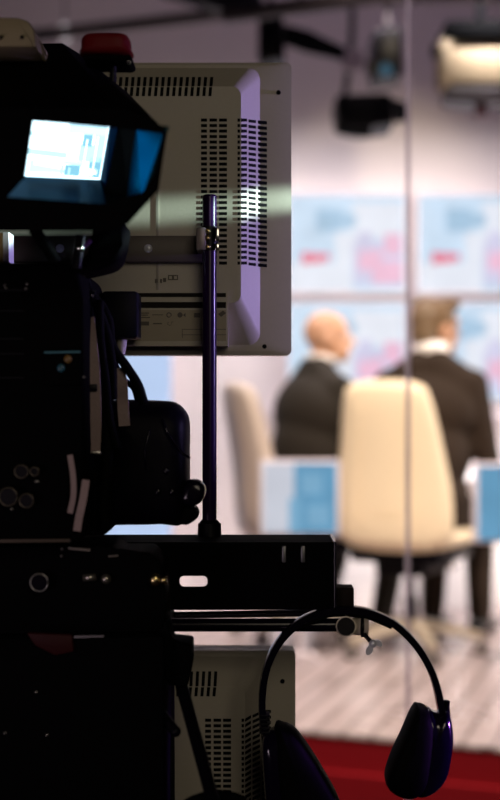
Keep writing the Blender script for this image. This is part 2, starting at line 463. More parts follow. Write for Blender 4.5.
def make_person(loc, yaw, lean, head_yaw, arms, suit, hair, label, seat=.50, tall=1.0, tuck=0.0, size=1.04, bulk=1.0, legs=0.0, rk=.16):
    r = empty('person', loc, label, 'person'); r['_local'] = 1
    r.rotation_euler = (0, 0, yaw); r.scale = (size, size, size)
    pel = V(0, -.04, seat + .10)
    def up(z, x=0, y=0):        # a point of the trunk: z above the pelvis, leaned
        return pel + V(x + lean[0] * z, y + lean[1] * z, z * tall)
    neck = up(.555); hc = up(.735, lean[0] * .05, .025)
    sh = [up(.50, s * .185, .0) for s in (-1, 1)]
    RH = Matrix.Rotation(head_yaw, 3, 'Z')
    H = lambda x, y, z: hc + RH @ V(x, y, z)
    hips = [pel + V(s * .095, .03, -.01) for s in (-1, 1)]
    knees = [V(-.12, .43, seat + .03), V(rk, .45, seat + .03)]
    ank = [V(-.13, .40 - tuck, .10), V(rk + .01, .44 - tuck, .10)]
    RL = Matrix.Rotation(legs, 3, 'Z')
    knees = [RL @ q for q in knees]; ank = [RL @ q for q in ank]
    body = [('ell', up(.05), (.165, .12, .12), None), ('ell', up(.25), (.15, .105, .19), None), ('ell', up(.42), (.175, .11, .15), None),
            ('cap', up(.50), .058, H(0, -.02, -.05), .053),
            ('ell', H(0, -.012, .028), (.076, .098, .092), RH), ('ell', H(0, .028, -.045), (.058, .062, .066), RH), ('ell', H(0, .06, -.085), (.03, .03, .024), RH),
            ('cap', H(0, .088, .015), .008, H(0, .108, -.022), .013), ('ell', H(0, .088, -.055), (.024, .014, .009), RH), ('cap', H(-.04, .078, .032), .012, H(.04, .078, .032), .012)]
    for s in (-1, 1):
        body += [('ell', H(s * .078, -.008, -.01), (.011, .021, .033), RH), ('cap', sh[s > 0], .05, up(.5, s * .08), .05)]
    jacket = [('ell', up(.04), (.19, .145, .13), None), ('ell', up(.22), (.185, .135, .2), None), ('ell', up(.40), (.21, .135, .155), None),
              ('cap', up(.52, -.06), .055, up(.53, .06), .055)]
    trous = [('ell', pel, (.17, .135, .10), None)]
    shoes = []
    for i, s in enumerate((-1, 1)):
        el, wr = arms[i]
        body += [('cap', sh[i], .045, el, .038), ('cap', el, .037, wr, .026)]
        jacket += [('cap', up(.585, s * .032, -.022), .070, sh[i] + V(0, 0, -.01), .064), ('cap', up(.515, s * .07), .055, sh[i] + V(0, 0, .005), .066), ('cap', sh[i], .066, el, .052), ('cap', el, .052, el.lerp(wr, .93), .038)]
        hand(body, wr, wr - el, V(-s * .3, 0, -1), -s)
        body += [('cap', hips[i], .075, knees[i], .05), ('cap', knees[i], .05, knees[i].lerp(ank[i], .35), .05), ('cap', knees[i].lerp(ank[i], .35), .05, ank[i], .035),
                 ('cap', ank[i] + RL @ V(0, -.03, -.05), .032, ank[i] + RL @ V(0, .14, -.068), .024)]
        trous += [('cap', hips[i], .092, knees[i], .072), ('cap', knees[i], .072, ank[i] + V(0, 0, .0), .055)]
        shoes.append([('cap', ank[i] + RL @ V(0, -.045, -.05), .042, ank[i] + RL @ V(0, .03, -.045), .044), ('cap', ank[i] + RL @ V(0, .03, -.055), .042, ank[i] + RL @ V(0, .165, -.066), .033)])
    bo = blob('body', body, SKIN, r, .007, 2)
    jacket = [(q[0], q[1], tuple(v * bulk for v in q[2]), q[3]) if q[0] == 'ell' else q for q in jacket]
    blob('jacket', jacket, suit, r, .012, 3)
    blob('trousers', trous, suit, r, .012, 3)
    for sp in shoes: blob('shoe', sp, SHOE, r, .008, 2)
    if not hair: c_w = .4
    else: c_w = 1.0
    bm = NB()        # shirt collar, a folded band around the neck
    q = (H(0, -.02, -.05) - up(.50)); c0 = up(.50).lerp(H(0, -.02, -.05), .72)
    pts = []
    n = 20
    for k in range(n + 1):
        a = PI / 2 + 2 * PI * (k / n) * .96 + .12
        pts.append(c0 + V(math.cos(a) * .068, math.sin(a) * .070, .012 - .012 * math.sin(a)))
    sweep(bm, pts, [(-.004, -.026 * c_w), (.006, -.026 * c_w), (.002, .026 * c_w), (-.004, .024 * c_w)], up=V(0, 0, 1))
    finish('shirt_collar', bm, SHIRT, r, 'all')
    if hair:
        blob('hair', [('ell', H(0, -.020, .040), (.085, .100, .090), RH), ('ell', H(0, -.058, -.015), (.074, .056, .075), RH), ('ell', H(.02, .045, .10), (.062, .045, .032), RH),
                      ('ell', H(-.03, -.02, .10), (.055, .08, .036), RH), ('cap', H(-.078, .0, .04), .014, H(-.077, .022, -.0), .008), ('cap', H(.078, .0, .04), .014, H(.077, .022, -.0), .008)], HAIR, r, .007, 1)
    for s in (-1, 1):
        bm = NB(); ball(bm, H(s * .031, .079, .008), .0100, 8); ey = finish('eye', bm, EYE, r, 'all')
        bm = NB(); ball(bm, H(s * .031, .0865, .008), .0042, 6); e2 = finish('iris', bm, mat('brown_iris', (.03, .015, .008), .2), ey, 'all'); e2.matrix_parent_inverse = Matrix.Identity(4)
    return r

make_person((0.752, 6.235, ST), -math.radians(24), (.06, .06), -math.radians(38),
            ((V(-.22, .13, .80), V(-.08, .39, .75)), (V(.27, .05, .76), V(.31, .31, .70))), SUITBR, True,
            'brown-haired man in dark brown suit and white collar, seated facing the video wall', bulk=1.08, legs=-math.radians(6), rk=.07)
make_person((0.285, 6.50, ST), -math.radians(62), (.0, .125), -math.radians(28),
            ((V(-.25, .12, .80), V(-.12, .36, .74)), (V(.235, .07, .76), V(.08, .25, .66))), SUITB, False,
            'bald man in black suit, seated and looking towards the video wall', tuck=.14, bulk=1.2, size=1.03, tall=.98, legs=math.radians(24))

# ------------------------------------------------------------------ cue monitors on floor stands in the studio
def cue_monitor(c0, c1, r0, r1, d, label, white=.42):
    a = P(c0, r1, d); c = P(c1, r0, d); cx = (a.x + c.x) / 2
    r = empty('cue_monitor', (cx, d, ST), label, 'monitor', 'small monitors on stands in the studio')
    bm = NB(); box(bm, (a.x - .012, d + .004, a.z - .012), (c.x + .012, d + .04, c.z + .012), .004); hs = finish('housing', bm, MAUVE, r, True)
    bm = NB(); box(bm, (a.x, d - .002, a.z), (c.x, d + .005, c.z), mi=0)
    quad_pic(bm, (a.x, a.z, c.x, c.z), [(0, 0, white, 1, 1, 1), (white, 0, 1, 1, 0, 1), (.52, .55, .8, .85, 2, 2), (.35, 0, .5, .5, 2, 2), (.6, .1, .9, .4, 2, 3)], d - .0025)
    finish('display', bm, [glow('cue_blue', (0.14, 0.34, 0.53), 1.0, .15, 10), glow('cue_white', (0.60, 0.62, 0.70), 1.0, .1, 10), glow('cue_sky', (0.21, 0.42, 0.61), 1.0, .1, 10)], r)
    bm = NB(); rod(bm, (cx, d + .05, ST + .03), (cx, d + .05, c.z - .06), .008); box(bm, (cx - .04, d + .03, a.z + .04), (cx + .04, d + .07, a.z + .12), .004); finish('pole', bm, MAUVE, r, True)
    for s in (-1, 1):
        bm = NB(); tube(bm, [(cx, d + .05, ST + .05), (cx + s * .05, d + .05, ST + .045), (cx + s * .078, d + .05, ST + .009)], .008); finish('foot', bm, MAUVE, r, 'all')
cue_monitor(263, 337, 463, 533, 5.80, 'small monitor with white and blue picture on stand before the bald man')
cue_monitor(477, 553, 466, 540, 5.55, 'small blue monitor on stand beside the right arm of the brown-haired man', .02)

# ------------------------------------------------------------------ lighting grid above the studio
bm = NB(); rod(bm, P(-200, 62, 6.4), P(420, -8, 6.4), .028); rod(bm, P(300, 5, 6.4), P(300, 5, 6.4) + Vector((0, 0, 1.4)), .008); tag(finish('hanging_pipe', bm, GRIDM, None, True), 'dark lighting pipe slanting across the top of the studio', 'pipe', 'lighting grid pipes')
bm = NB(); rod(bm, P(225, 16, 5.6), P(380, -4, 5.2), .030); rod(bm, P(380, -4, 5.2), P(640, -8, 5.2), .030); rod(bm, P(450, -5, 5.2), P(450, -5, 5.2) + Vector((0, 0, 1.4)), .008); tag(finish('hanging_pipe', bm, GRIDM, None, True), 'brown lighting pipe above the black spot lamp, cropped by the picture top', 'pipe', 'lighting grid pipes')
bm = NB(); pprism(bm, [(150, -14), (262, -14), (262, 12), (238, 14)], 6.2, .12, bev=.01); tag(finish('grid_beam', bm, BLACKM, None, True), 'black sloping grid beam above the beige upper monitor', 'beam')

def spot(d, label, body, barn, yoke, lens=None, group=None):
    c = P(*body[0], d)
    r = empty('studio_spotlight', c, label, 'studio light', group)
    bm = NB(); pprism(bm, body, d, .26, bev=.02); finish('lamp_housing', bm, BLACKM, r, True)
    for pl in barn:
        bm = NB(); pprism(bm, pl, d - .02, .015); finish('barn_door', bm, BLACKM, r)
    bm = NB(); tube(bm, [P(x, y, d + .10) for x, y in yoke], .014); finish('yoke', bm, GRIDM, r, 'all')
    if lens:
        bm = NB(); cc = P(*lens[0], d - .03); rod(bm, cc, cc + Vector((0, .05, 0)), lens[1], lens[1] * .9, 24); finish('lens', bm, lens[2], r, True)
    return r
spot(6.0, 'black spot lamp with barn doors hanging left of the glass joint', [(335, 94), (392, 92), (396, 124), (362, 128), (338, 122)],
     [[(336, 120), (372, 122), (370, 138), (337, 134)], [(392, 98), (409, 104), (409, 120), (396, 122)]], [(345, 96), (348, 70), (352, 30), (352, -30)], ((352, 60), .05, mat('frosted_lens', (.5, .42, .44), .3)))
spot(5.8, 'tall black lamp housing hanging right above the beige upper monitor', [(258, 14), (283, 12), (286, 58), (258, 62)],
     [[(284, 24), (308, 30), (346, 48), (344, 60), (306, 52), (284, 44)]], [(270, 14), (270, -10), (270, -30)])
spot(6.6, 'dark lamp with bluish lens beside the glass joint under the pipe', [(372, 30), (402, 26), (404, 74), (374, 78)],
     [[(366, 60), (392, 66), (392, 78), (366, 74)]], [(388, 28), (388, -4), (388, -30)], ((386, 70), .03, mat('blue_lens', (.04, .12, .22), .1)))
root = empty('softlight', P(478, 60, 5.8), 'wide beige studio softlight with black top at the upper right', 'studio light')
bm = NB(); pprism(bm, [(441, 39), (560, 39), (560, 83), (442, 83)], 5.8, .2, bev=.012); finish('light_box', bm, mat('softlight_beige', (.36, .27, .165), .6, var=.04), root, True)
bm = NB(); pprism(bm, [(439, 39), (452, 38), (452, 84), (440, 84)], 5.785, .03, bev=.004); finish('side_trim', bm, mat('softlight_trim', (.46, .35, .22), .6), root, True)
bm = NB(); pprism(bm, [(446, 20), (560, 17), (560, 38), (443, 38)], 5.78, .24, bev=.01); finish('top_hood', bm, BLACK, root, True)
bm = NB(); pprism(bm, [(447, 86), (560, 86), (560, 98), (470, 101), (447, 98)], 5.80, .18, bev=.008); finish('lower_flap', bm, GRIDM, root, True)
bm = NB(); pprism(bm, [(433, 44), (440, 42), (440, 56), (433, 54)], 5.85, .06); finish('tilt_knob', bm, BLACK, root)
bm = NB(); tube(bm, [P(480, 20, 5.9), P(480, -8, 5.9), P(480, -40, 5.9)], .018); finish('hanger', bm, BLACK, root, 'all')
bm = NB(); pprism(bm, [(476, 101), (486, 101), (488, 114), (478, 116)], 5.85, .05); finish('cable_plug', bm, mat('dark_red_plug', (.12, .02, .03), .5), root)

root = empty('hanging_lamp', P(65, 33, 7.0), 'small pale round lamp hanging above the viewfinder, far back', 'lamp')
bm = NB(); ball(bm, P(65, 33, 7.0), (.035, .03, .05), 12); finish('globe', bm, glow('lamp_globe', (.50, .44, .47), 1.0), root, 'all')
bm = NB(); rod(bm, P(65, 20, 7.0), P(65, 20, 7.0) + Vector((0, 0, 1.05)), .004); finish('cable', bm, GRIDM, root)

# ------------------------------------------------------------------ beige monitors (seen from behind)
DR = 1.636
def rrect(x0, x1, y0, y1, d, rad, n=4):
    """rounded rectangle ring, pixel bounds at depth d, rad in pixels"""
    pts = []
    for cx, cy, a0 in ((x1 - rad, y0 + rad, -PI / 2), (x1 - rad, y1 - rad, 0), (x0 + rad, y1 - rad, PI / 2), (x0 + rad, y0 + rad, PI)):
        for k in range(n + 1):
            a = a0 + (PI / 2) * k / n
            pts.append(P(cx + rad * math.cos(a), cy + rad * math.sin(a), d))
    return pts
def surf(px, py):
    """depth of the monitor's back at a pixel of the upper monitor (horizontal profile)"""
    if px <= 241: return 1.606
    if px <= 260: return 1.606 + (px - 241) / 19 * .031
    return 1.637
def slots(bm, cells, vert=False):
    for x0, x1, y0, y1, sk in cells:
        da, db = surf(x0, y0), surf(x1, y0)
        q = [P(x0, y0, da - .0007), P(x1, y0 + sk, db - .0007), P(x1, y1 + sk, db - .0007), P(x0, y1, da - .0007)]
        prism(bm, q, (0, .004, 0))
def make_monitor(label):
    c = P(104, 355, DR + .02)
    r = empty('studio_monitor', c, label, 'monitor', 'beige monitors seen from behind')
    bm = NB()
    def at(ring, y): return [Vector((p.x, y, p.z)) for p in ring]
    rings = [at(rrect(-83, 291.5, 62, 355, DR, 5, 10), 1.676), at(rrect(-83, 291.5, 62, 355, DR, 5, 10), 1.6392), rrect(-74, 279, 65, 351, 1.6375, 6, 10), rrect(-58, 260, 68, 345, 1.637, 12, 10), rrect(-33, 241, 86.5, 303, 1.606, 9, 10)]
    vr = [[bm.verts.new(p) for p in rg] for rg in rings]
    n = len(vr[0])
    for i in range(len(vr) - 1):
        for j in range(n):
            bm.faces.new((vr[i][j], vr[i][(j + 1) % n], vr[i + 1][(j + 1) % n], vr[i + 1][j]))
    bm.faces.new(vr[-1]); bm.faces.new(vr[0][::-1])
    sh = finish('back_shell', bm, BEIGE, r, True, ang=12)
    # raised lower plinth that carries the rating plate
    bm = NB(); pprism(bm, [(-20, 290), (228, 290), (228, 346), (-20, 346)], 1.604, .034); finish('rating_plinth', bm, BEIGE, sh, True)
    bm = NB(); pprism(bm, [(156, 188), (158.5, 188), (158.5, 290), (156, 290)], 1.6052, .002); finish('panel_seam', bm, mat('beige_shadow_gap', (.30, .27, .23), .7), sh)
    bm = NB()
    cells = []
    x = 210.5
    while x > -20:
        cells.append((x - 1.1, x + 2.0, 77, 86.2, 0)); cells.append((x - 2.2, x + .9, 87.0, 96, 0)); x -= 6.05
    for x0, x1, y0, y1, sk in cells:
        d0 = 1.637 - (y0 - 68) / 18.5 * .031 if y0 < 86.5 else 1.606
        d1 = 1.637 - (y1 - 68) / 18.5 * .031 if y1 < 86.5 else 1.606
        d0, d1 = max(d0, 1.606), max(d1, 1.606)
        prism(bm, [P(x0 + .8, y0, d0 - .0008), P(x1 + .8, y0, d0 - .0008), P(x1, y1, d1 - .0008), P(x0, y1, d1 - .0008)], (0, .004, 0))
    finish('top_vent', bm, SLOT, sh)
    for nm, cols in (('side_vent', ((201, 207), (209.5, 217), (219, 227))), ('edge_vent', ((237.5, 240), (241, 247), (248.5, 256), (258, 267)))):
        bm = NB(); cells = []
        for k in range(27):
            y = 118.5 + k * 5.5
            for q, (a0, a1) in enumerate(cols):
                yo = (0, 0, .8, 1.8)[q] if nm == 'edge_vent' else 0
                cells.append((a0, a1, y + yo, y + 3.0 + yo, .9 if nm == 'edge_vent' and q > 1 else 0))
        slots(bm, cells); finish(nm, bm, SLOT, sh)
    for x, y in ((278.5, 92.5), (264.5, 346.5)):
        bm = NB(); p = P(x, y, 1.637); rod(bm, p + Vector((0, -.0012, 0)), p + Vector((0, .004, 0)), .0026, seg=12); finish('screw', bm, SLOT, sh)
    # rating plate
    bm = NB()
    pl = 1.6035
    pprism(bm, [(100, 310), (226, 310), (226, 341), (100, 341)], pl, .001, 0)
    pprism(bm, [(62, 293), (226, 293), (226, 297), (62, 297)], pl, .001, 1)
    pprism(bm, [(62, 302), (226, 302), (226, 308), (62, 308)], pl, .001, 1)
    for x0, x1, y0, y1 in ((141, 149, 312.6, 313.6), (141, 148, 314.6, 315.6), (141, 150, 317, 318), (152, 163, 314.5, 315.2), (141, 149, 321.5, 325.5), (153, 162, 323, 324.2), (194, 200, 313, 317.5), (202, 206, 312.5, 317), (182, 226, 329, 329.6), (182, 226, 334.5, 335.1), (182, 182.6, 329, 338)):
        pprism(bm, [(x0, y0), (x1, y0), (x1, y1), (x0, y1)], pl - .0002, .0008, 2)
    for cx in (169, 180):
        rod(bm, P(cx, 315, pl - .0002), P(cx, 315, pl + .0006), .0030, seg=16, mi=2); rod(bm, P(cx, 315, pl - .0004), P(cx, 315, pl), .0019, seg=16, mi=0)
    for cx in (177, 183):
        pprism(bm, [(cx, 315), (cx + 2.5, 313), (cx + 2.5, 317)], pl - .0003, .0008, 2)
    pprism(bm, [(218, 314), (223, 310.5), (226, 313), (221, 317)], pl - .0003, .0008, 2)
    text_into(bm, 'CE', P(167, 325.5, pl - .0001), .0065, PI / 2, 2)
    finish('rating_plate', bm, [mat('plate_khaki', (.34, .29, .21), .5), mat('plate_band_black', (.012, .009, .008), .6, spec=.1), mat('plate_print', (.09, .075, .06), .6)], r, label='dark printed rating plate with two black bands')
    bm = NB()
    for x0, x1, y0, y1 in ((168, 178, 275, 276), (168, 178, 279, 280), (168, 169, 275, 280), (177, 178, 275, 280), (172, 174, 276, 279), (155, 158, 279, 283), (160, 162, 279, 283), (163, 166, 278, 282)):
        pprism(bm, [(x0, y0), (x1, y0), (x1, y1), (x0, y1)], 1.6052, .001)
    finish('moulded_mark', bm, mat('plate_print', (.09, .075, .06), .6), r)
    # front side, facing the studio
    bm = NB(); prism(bm, [Vector((p.x, 1.674, p.z)) for p in (P(-68, 76, DR), P(277, 76, DR), P(277, 335, DR), P(-68, 335, DR))], (0, .006, 0)); finish('display', bm, BLACKG, r)
    return r
mon = make_monitor('upper beige monitor seen from behind, vented back lit by a purple streak')
m2 = copy_tree(mon)
m2.location = Vector(mon.location) + Vector((4 / F * DR, 0, -.6692))
m2['label'] = 'lower beige monitor seen from behind, under the black mounting channel'

# ------------------------------------------------------------------ mounting bar, pole and channel
root = empty('mounting_bar', P(104, 262, 1.595), 'dark bronze mounting bar screwed across the back of the upper monitor', 'bracket')
bm = NB(); pprism(bm, [(-45, 236), (203, 235.5), (203, 262), (-45, 262)], 1.594, .0105, bev=.0012); br_ = finish('bar', bm, BROWNM, root, True)
for x in (60, 148):
    bm = NB(); p = P(x, 248.5, 1.594); ball(bm, p, (.0048, .0028, .0048), 10); rod(bm, p + Vector((0, -.0034, 0)), p + Vector((0, 0, 0)), .0016, seg=6); finish('screw', bm, mat('bright_steel', (.8, .82, .9), .25, metal=.3), root, 'all')
bm = NB(); pprism(bm, [(196, 227), (206, 227), (206, 250), (196, 250)], 1.553, .0405, bev=.002); finish('clamp_jaw', bm, mat('grey_clamp', (.22, .18, .19), .4, metal=.3), root, True)
mb = root

PD = 1.566
zt, zb = P(0, 195, PD).z, P(0, 535, 1.58).z
pxx = P(209.5, 0, PD).x
root = empty('support_pole', (pxx, PD, zb), 'upright black pole with purple sheen, clamped to the upper monitor', 'pole')
bm = NB(); rod(bm, (pxx, PD, zb), (pxx, PD, zt - .002), .0078, seg=24); rod(bm, (pxx, PD, zt - .002), (pxx, PD, zt), .0078, .0066, seg=24); finish('tube', bm, POLEM, root, True)
bm = NB(); rod(bm, (pxx, PD, zb), (pxx, PD, zb + .014), .0130, .0125, seg=24); rod(bm, (pxx, PD, zb + .014), (pxx, PD, zb + .018), .0115, .0085, seg=24); finish('collar', bm, BLACKM, root, True)
zc0, zc1 = P(0, 251, PD).z, P(0, 227, PD).z
bm = NB(); rod(bm, (pxx, PD, zc0), (pxx, PD, zc1), .0098, seg=24); cl = finish('clamp_ring', bm, BLACKM, root, True)
for y in (231, 238, 247):
    bm = NB(); p = P(208, y, 1.556); ball(bm, p, (.0030, .0028, .0030), 8); finish('clamp_screw', bm, BRASS, cl, 'all')
for ya, yb in ((228, 242), (244, 251)):
    bm = NB(); box(bm, (pxx + .0062, PD - .0095, P(0, yb, PD).z), (pxx + .0108, PD - .004, P(0, ya, PD).z), .0008); finish('clamp_plate', bm, CHROME, cl, True)

# channel with a long slot (front web with a hole, top flange, end lip)
root = empty('mounting_channel', P(220, 610, 1.5), 'black slotted mounting channel carrying the upright pole', 'bracket')
zf1, zf0 = zb, P(0, 610, 1.5).z
def pz(py): return P(0, py, 1.5).z
def pX(px): return P(px, 0, 1.5).x
bm = NB()
outer = [(pX(60), zf0), (pX(334), zf0), (pX(334), zf1), (pX(60), zf1)]
hole = []
hx0, hx1, hz0, hz1 = pX(179.5), pX(207.5), pz(587), pz(576); hr = .0045
for cx, cz, a0 in ((hx1 - hr, hz0 + hr, -PI / 2), (hx1 - hr, hz1 - hr, 0), (hx0 + hr, hz1 - hr, PI / 2), (hx0 + hr, hz0 + hr, PI)):
    for k in range(5):
        a = a0 + PI / 2 * k / 4; hole.append((cx + hr * math.cos(a), cz + hr * math.sin(a)))
def plate_with_hole(bm, outer, hole, y0, y1):
    es = []
    for lp in (outer, hole):
        vs = [bm.verts.new((x, y0, z)) for x, z in lp]
        es += [bm.edges.new((vs[i], vs[(i + 1) % len(vs)])) for i in range(len(vs))]
    r = bmesh.ops.triangle_fill(bm, use_beauty=True, use_dissolve=False, edges=es)
    fs = [g for g in r['geom'] if isinstance(g, bmesh.types.BMFace)]
    ex = bmesh.ops.extrude_face_region(bm, geom=fs)
    for v in [g for g in ex['geom'] if isinstance(g, bmesh.types.BMVert)]: v.co.y = y1
plate_with_hole(bm, outer, hole, 1.5, 1.505)
finish('web', bm, BLACK, root)
bm = NB(); box(bm, (pX(60), 1.505, zf1 - .004), (pX(334), 1.585, zf1)); finish('top_flange', bm, BLACK, root)
bm = NB(); box(bm, (pX(334), 1.496, zf0), (pX(336), 1.585, zf1 + .001), .0004); finish('end_lip', bm, BLACKG, root)
for x in (284, 303):
    bm = NB()
    p = P(x, 554, 1.5)
    box(bm, (p.x - .0022, 1.4965, p.z - .0085), (p.x + .0022, 1.501, p.z + .0085), .001); finish('bolt', bm, mat('dull_steel', (.2, .2, .21), .4, metal=.8), root, True)
bm = NB(); pprism(bm, [(336.5, 588), (354, 588), (354, 608.5), (336.5, 608.5)], 1.505, .03, bev=.001); finish('end_block', bm, mat('dark_brown_block', (.012, .008, .007), .6, spec=.08), root, True)

root = empty('support_rod', P(250, 632, 1.515), 'horizontal black rod under the channel from which the headphones hang', 'rod')
bm = NB(); rod(bm, P(150, 625, 1.515), P(352, 625, 1.515), .0070, seg=20); finish('tube', bm, BLACKG, root, True)
bm = NB(); rod(bm, P(166, 615.5, 1.56), P(335, 612.5, 1.56), .0038, seg=16); finish('guide_tube', bm, mat('grey_tube', (.20, .18, .24), .25, metal=.8), root, True)
bm = NB(); rod(bm, P(349, 626, 1.506), P(361, 626.5, 1.504), .0085, .0095, seg=24); rod(bm, P(361, 626.5, 1.504), P(363.5, 626.5, 1.504), .0112, .0112, seg=24, mi=1); rod(bm, P(363.5, 626.5, 1.504), P(368, 626.5, 1.504), .0108, .0095, seg=24); rod(bm, P(346, 626.5, 1.495), P(346, 626.5, 1.515), .0106, .0106, seg=24); rod(bm, P(346, 626.5, 1.489), P(346, 626.5, 1.496), .0090, .0096, seg=24, mi=1)
ck = finish('clamp', bm, [mat('worn_nickel', (.60, .52, .44), .3, metal=.2), BLACKM], root, True)
bm = NB(); rod(bm, P(364, 634, 1.495), P(373, 644, 1.49), .0024, seg=10); finish('clamp_stud', bm, BLACKM, ck, True)
bm = NB(); ball(bm, P(373, 643.5, 1.489), .0042, 8)
for pl in ([(371, 643), (366, 650), (367, 655), (372, 653), (373.5, 646)], [(373, 642), (378, 640), (382, 643), (381, 647), (376, 645)]):
    pprism(bm, smooth_outline(pl, 4), 1.4875, .0022)
finish('wing_nut', bm, mat('bright_steel', (.8, .82, .9), .25, metal=.3), ck, True)

# ------------------------------------------------------------------ headphones
HD = 1.505
root = empty('headphones', P(345, 612, HD), 'black headphones hanging by the band from the horizontal rod', 'headphones')
bandpts = [(267, 738), (262.5, 712), (263.5, 685), (269, 662), (281, 640), (300, 622), (325, 611.5), (345, 609.5), (368, 612.5), (392, 623), (412, 641), (427, 663), (436, 686), (442, 714)]
bm = NB(); sweep(bm, spline([P(x, y, HD) for x, y in bandpts], 6), [(-.0034, -.009), (.0034, -.009), (.0042, -.006), (.0042, .006), (.0034, .009), (-.0034, .009)], up=Vector((0, 1, 0)))
hb = finish('headband', bm, BLACKG, root, True)
bm = NB(); sweep(bm, spline([P(x, y, HD) for x, y in [(300, 627), (325, 616.5), (345, 614.5), (368, 617.5), (391, 627)]], 6), circ(.0022, 8, .008)); finish('band_padding', bm, RUBBER, hb, 'all')
def cup(shell, cushion, d, yk, foam):
    bm = NB(); pillow(bm, smooth_outline(shell, 4), .026, lambda a, c, t: P(a, c, d) + Vector((0, t, 0))); s = finish('earcup', bm, mat('earcup_gloss', (0.004, 0.002, 0.010), 0.13, spec=0.7), root, 'all')
    bm = NB(); pillow(bm, smooth_outline(cushion, 4), .032, lambda a, c, t: P(a, c, d) + Vector((0, t, 0))); finish('ear_cushion', bm, RUBBER, s, 'all')
    bm = NB(); sweep(bm, spline([P(x, y, d) for x, y in yk], 5), circ(.0034, 8, .007)); finish('yoke', bm, BLACK, s, 'all')
    return s
s1 = cup([(425, 708), (436, 712), (447, 708), (452, 730), (450.5, 752), (445, 776), (432, 791), (416, 795), (410, 780), (414, 740)],
    [(414, 707), (420, 704.5), (428, 708), (432, 722), (430, 752), (424, 785), (410, 796), (392, 791), (385, 780), (390, 760), (402, 734)], HD, [(447, 701), (446.5, 708), (448, 722), (450, 745)], None)
bm = NB(); ball(bm, P(425, 752, HD - .027), (.006, .003, .005), 8); finish('cup_badge', bm, mat('bronze_badge', (.25, .17, .07), .3, metal=.8), s1, 'all')
s2 = cup([(262, 738), (270, 730), (280, 728), (290, 745), (300, 790), (300, 830), (285, 838), (268, 815), (263, 775)],
    [(274, 727), (284, 723.5), (294, 728), (305, 741), (323, 769), (341, 803), (345, 832), (330, 850), (300, 852), (284, 830), (276, 780)], HD, [(263, 716), (264, 728), (265, 745), (268, 765)], None)
bm = NB()
for k in range(5):
    p = P(264.5, 714 + k * 4.2, HD); box(bm, p - Vector((.0055, .0095, .0011)), p + Vector((.0055, .0095, .0011)), .0006)
finish('size_slider', bm, BLACKM, hb, True)

# ------------------------------------------------------------------ viewfinder
root = empty('camera_viewfinder', P(60, 232, 1.36), 'black hooded camera viewfinder with glowing blue-white screen and red tally light', 'viewfinder')
bk = [(-55, 46), (62, 43), (80, 54), (128, 93), (138, 180), (118, 220), (100, 228), (-50, 230), (-60, 200), (-60, 60)]
ft = [(-50, 108), (118, 109), (149, 117), (167, 133), (158.5, 190), (128, 224), (104, 231), (-45, 231), (-58, 200), (-58, 120)]
hole = [(33, 121), (75, 124.5), (137, 130), (163, 133.5), (158, 169), (143, 192), (105, 204), (7, 197), (25, 177)]
DF, DB = 1.22, 1.49
bm = NB()
vf = [bm.verts.new(P(x, y, DF)) for x, y in ft]; vb = [bm.verts.new(P(x, y, DB)) for x, y in bk]
vh = [bm.verts.new(P(x, y, DF)) for x, y in hole]
vi = [bm.verts.new(P(x, y, DF + .006)) for x, y in hole]
n = len(ft)
for i in range(n):
    bm.faces.new((vf[i], vf[(i + 1) % n], vb[(i + 1) % n], vb[i]))
bm.faces.new(vb)
es = [bm.edges.get((vf[i], vf[(i + 1) % n])) for i in range(n)]
es += [bm.edges.new((vh[i], vh[(i + 1) % len(vh)])) for i in range(len(vh))]
bmesh.ops.triangle_fill(bm, use_beauty=True, edges=es)
for i in range(len(vh)):
    bm.faces.new((vh[i], vh[(i + 1) % len(vh)], vi[(i + 1) % len(vh)], vi[i]))
finish('hood', bm, BLACK, root)
DSC = 1.365
TEALG = mat('wing_screen_reflection', (0.014, 0.075, 0.11), 0.30, metal=1.0, tint=(.08, .36, .48), var=0.1, scale=40)  # cyan of the finder screen's reflection is mixed into the wing colour
def panel(name, q, m, th=.003):
    bm = NB(); pts = [P(*a) for a in q]
    nrm = (pts[1] - pts[0]).cross(pts[3] - pts[0]).normalized()
    if nrm.y < 0: nrm = -nrm
    prism(bm, pts, nrm * th); return finish(name, bm, m, root)
panel('hood_floor', [(5, 176, DSC), (101, 180, DSC), (107, 207, DF + .007), (-6, 200, DF + .007)], mat('floor_screen_tint', (0.003, 0.022, 0.036), .36, metal=1.0, tint=(.02, .13, .20), var=.1), .003)  # floor colour carries the teal light of the screen
panel('inner_wall', [(112, 112, DSC), (100, 180.5, DSC), (104, 194, 1.33), (119.5, 118, 1.33)], mat('wall_screen_tint', (0.005, 0.03, 0.046), .35, metal=1.0, tint=(.02, .15, .24), var=.1))  # screen light painted into the wall as a darker teal
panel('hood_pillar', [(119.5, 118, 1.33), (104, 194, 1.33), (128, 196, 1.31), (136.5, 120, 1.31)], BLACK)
panel('side_wing', [(136.5, 122, 1.312), (126, 198, 1.312), (141, 200, 1.228), (166, 126, 1.228)], TEALG)
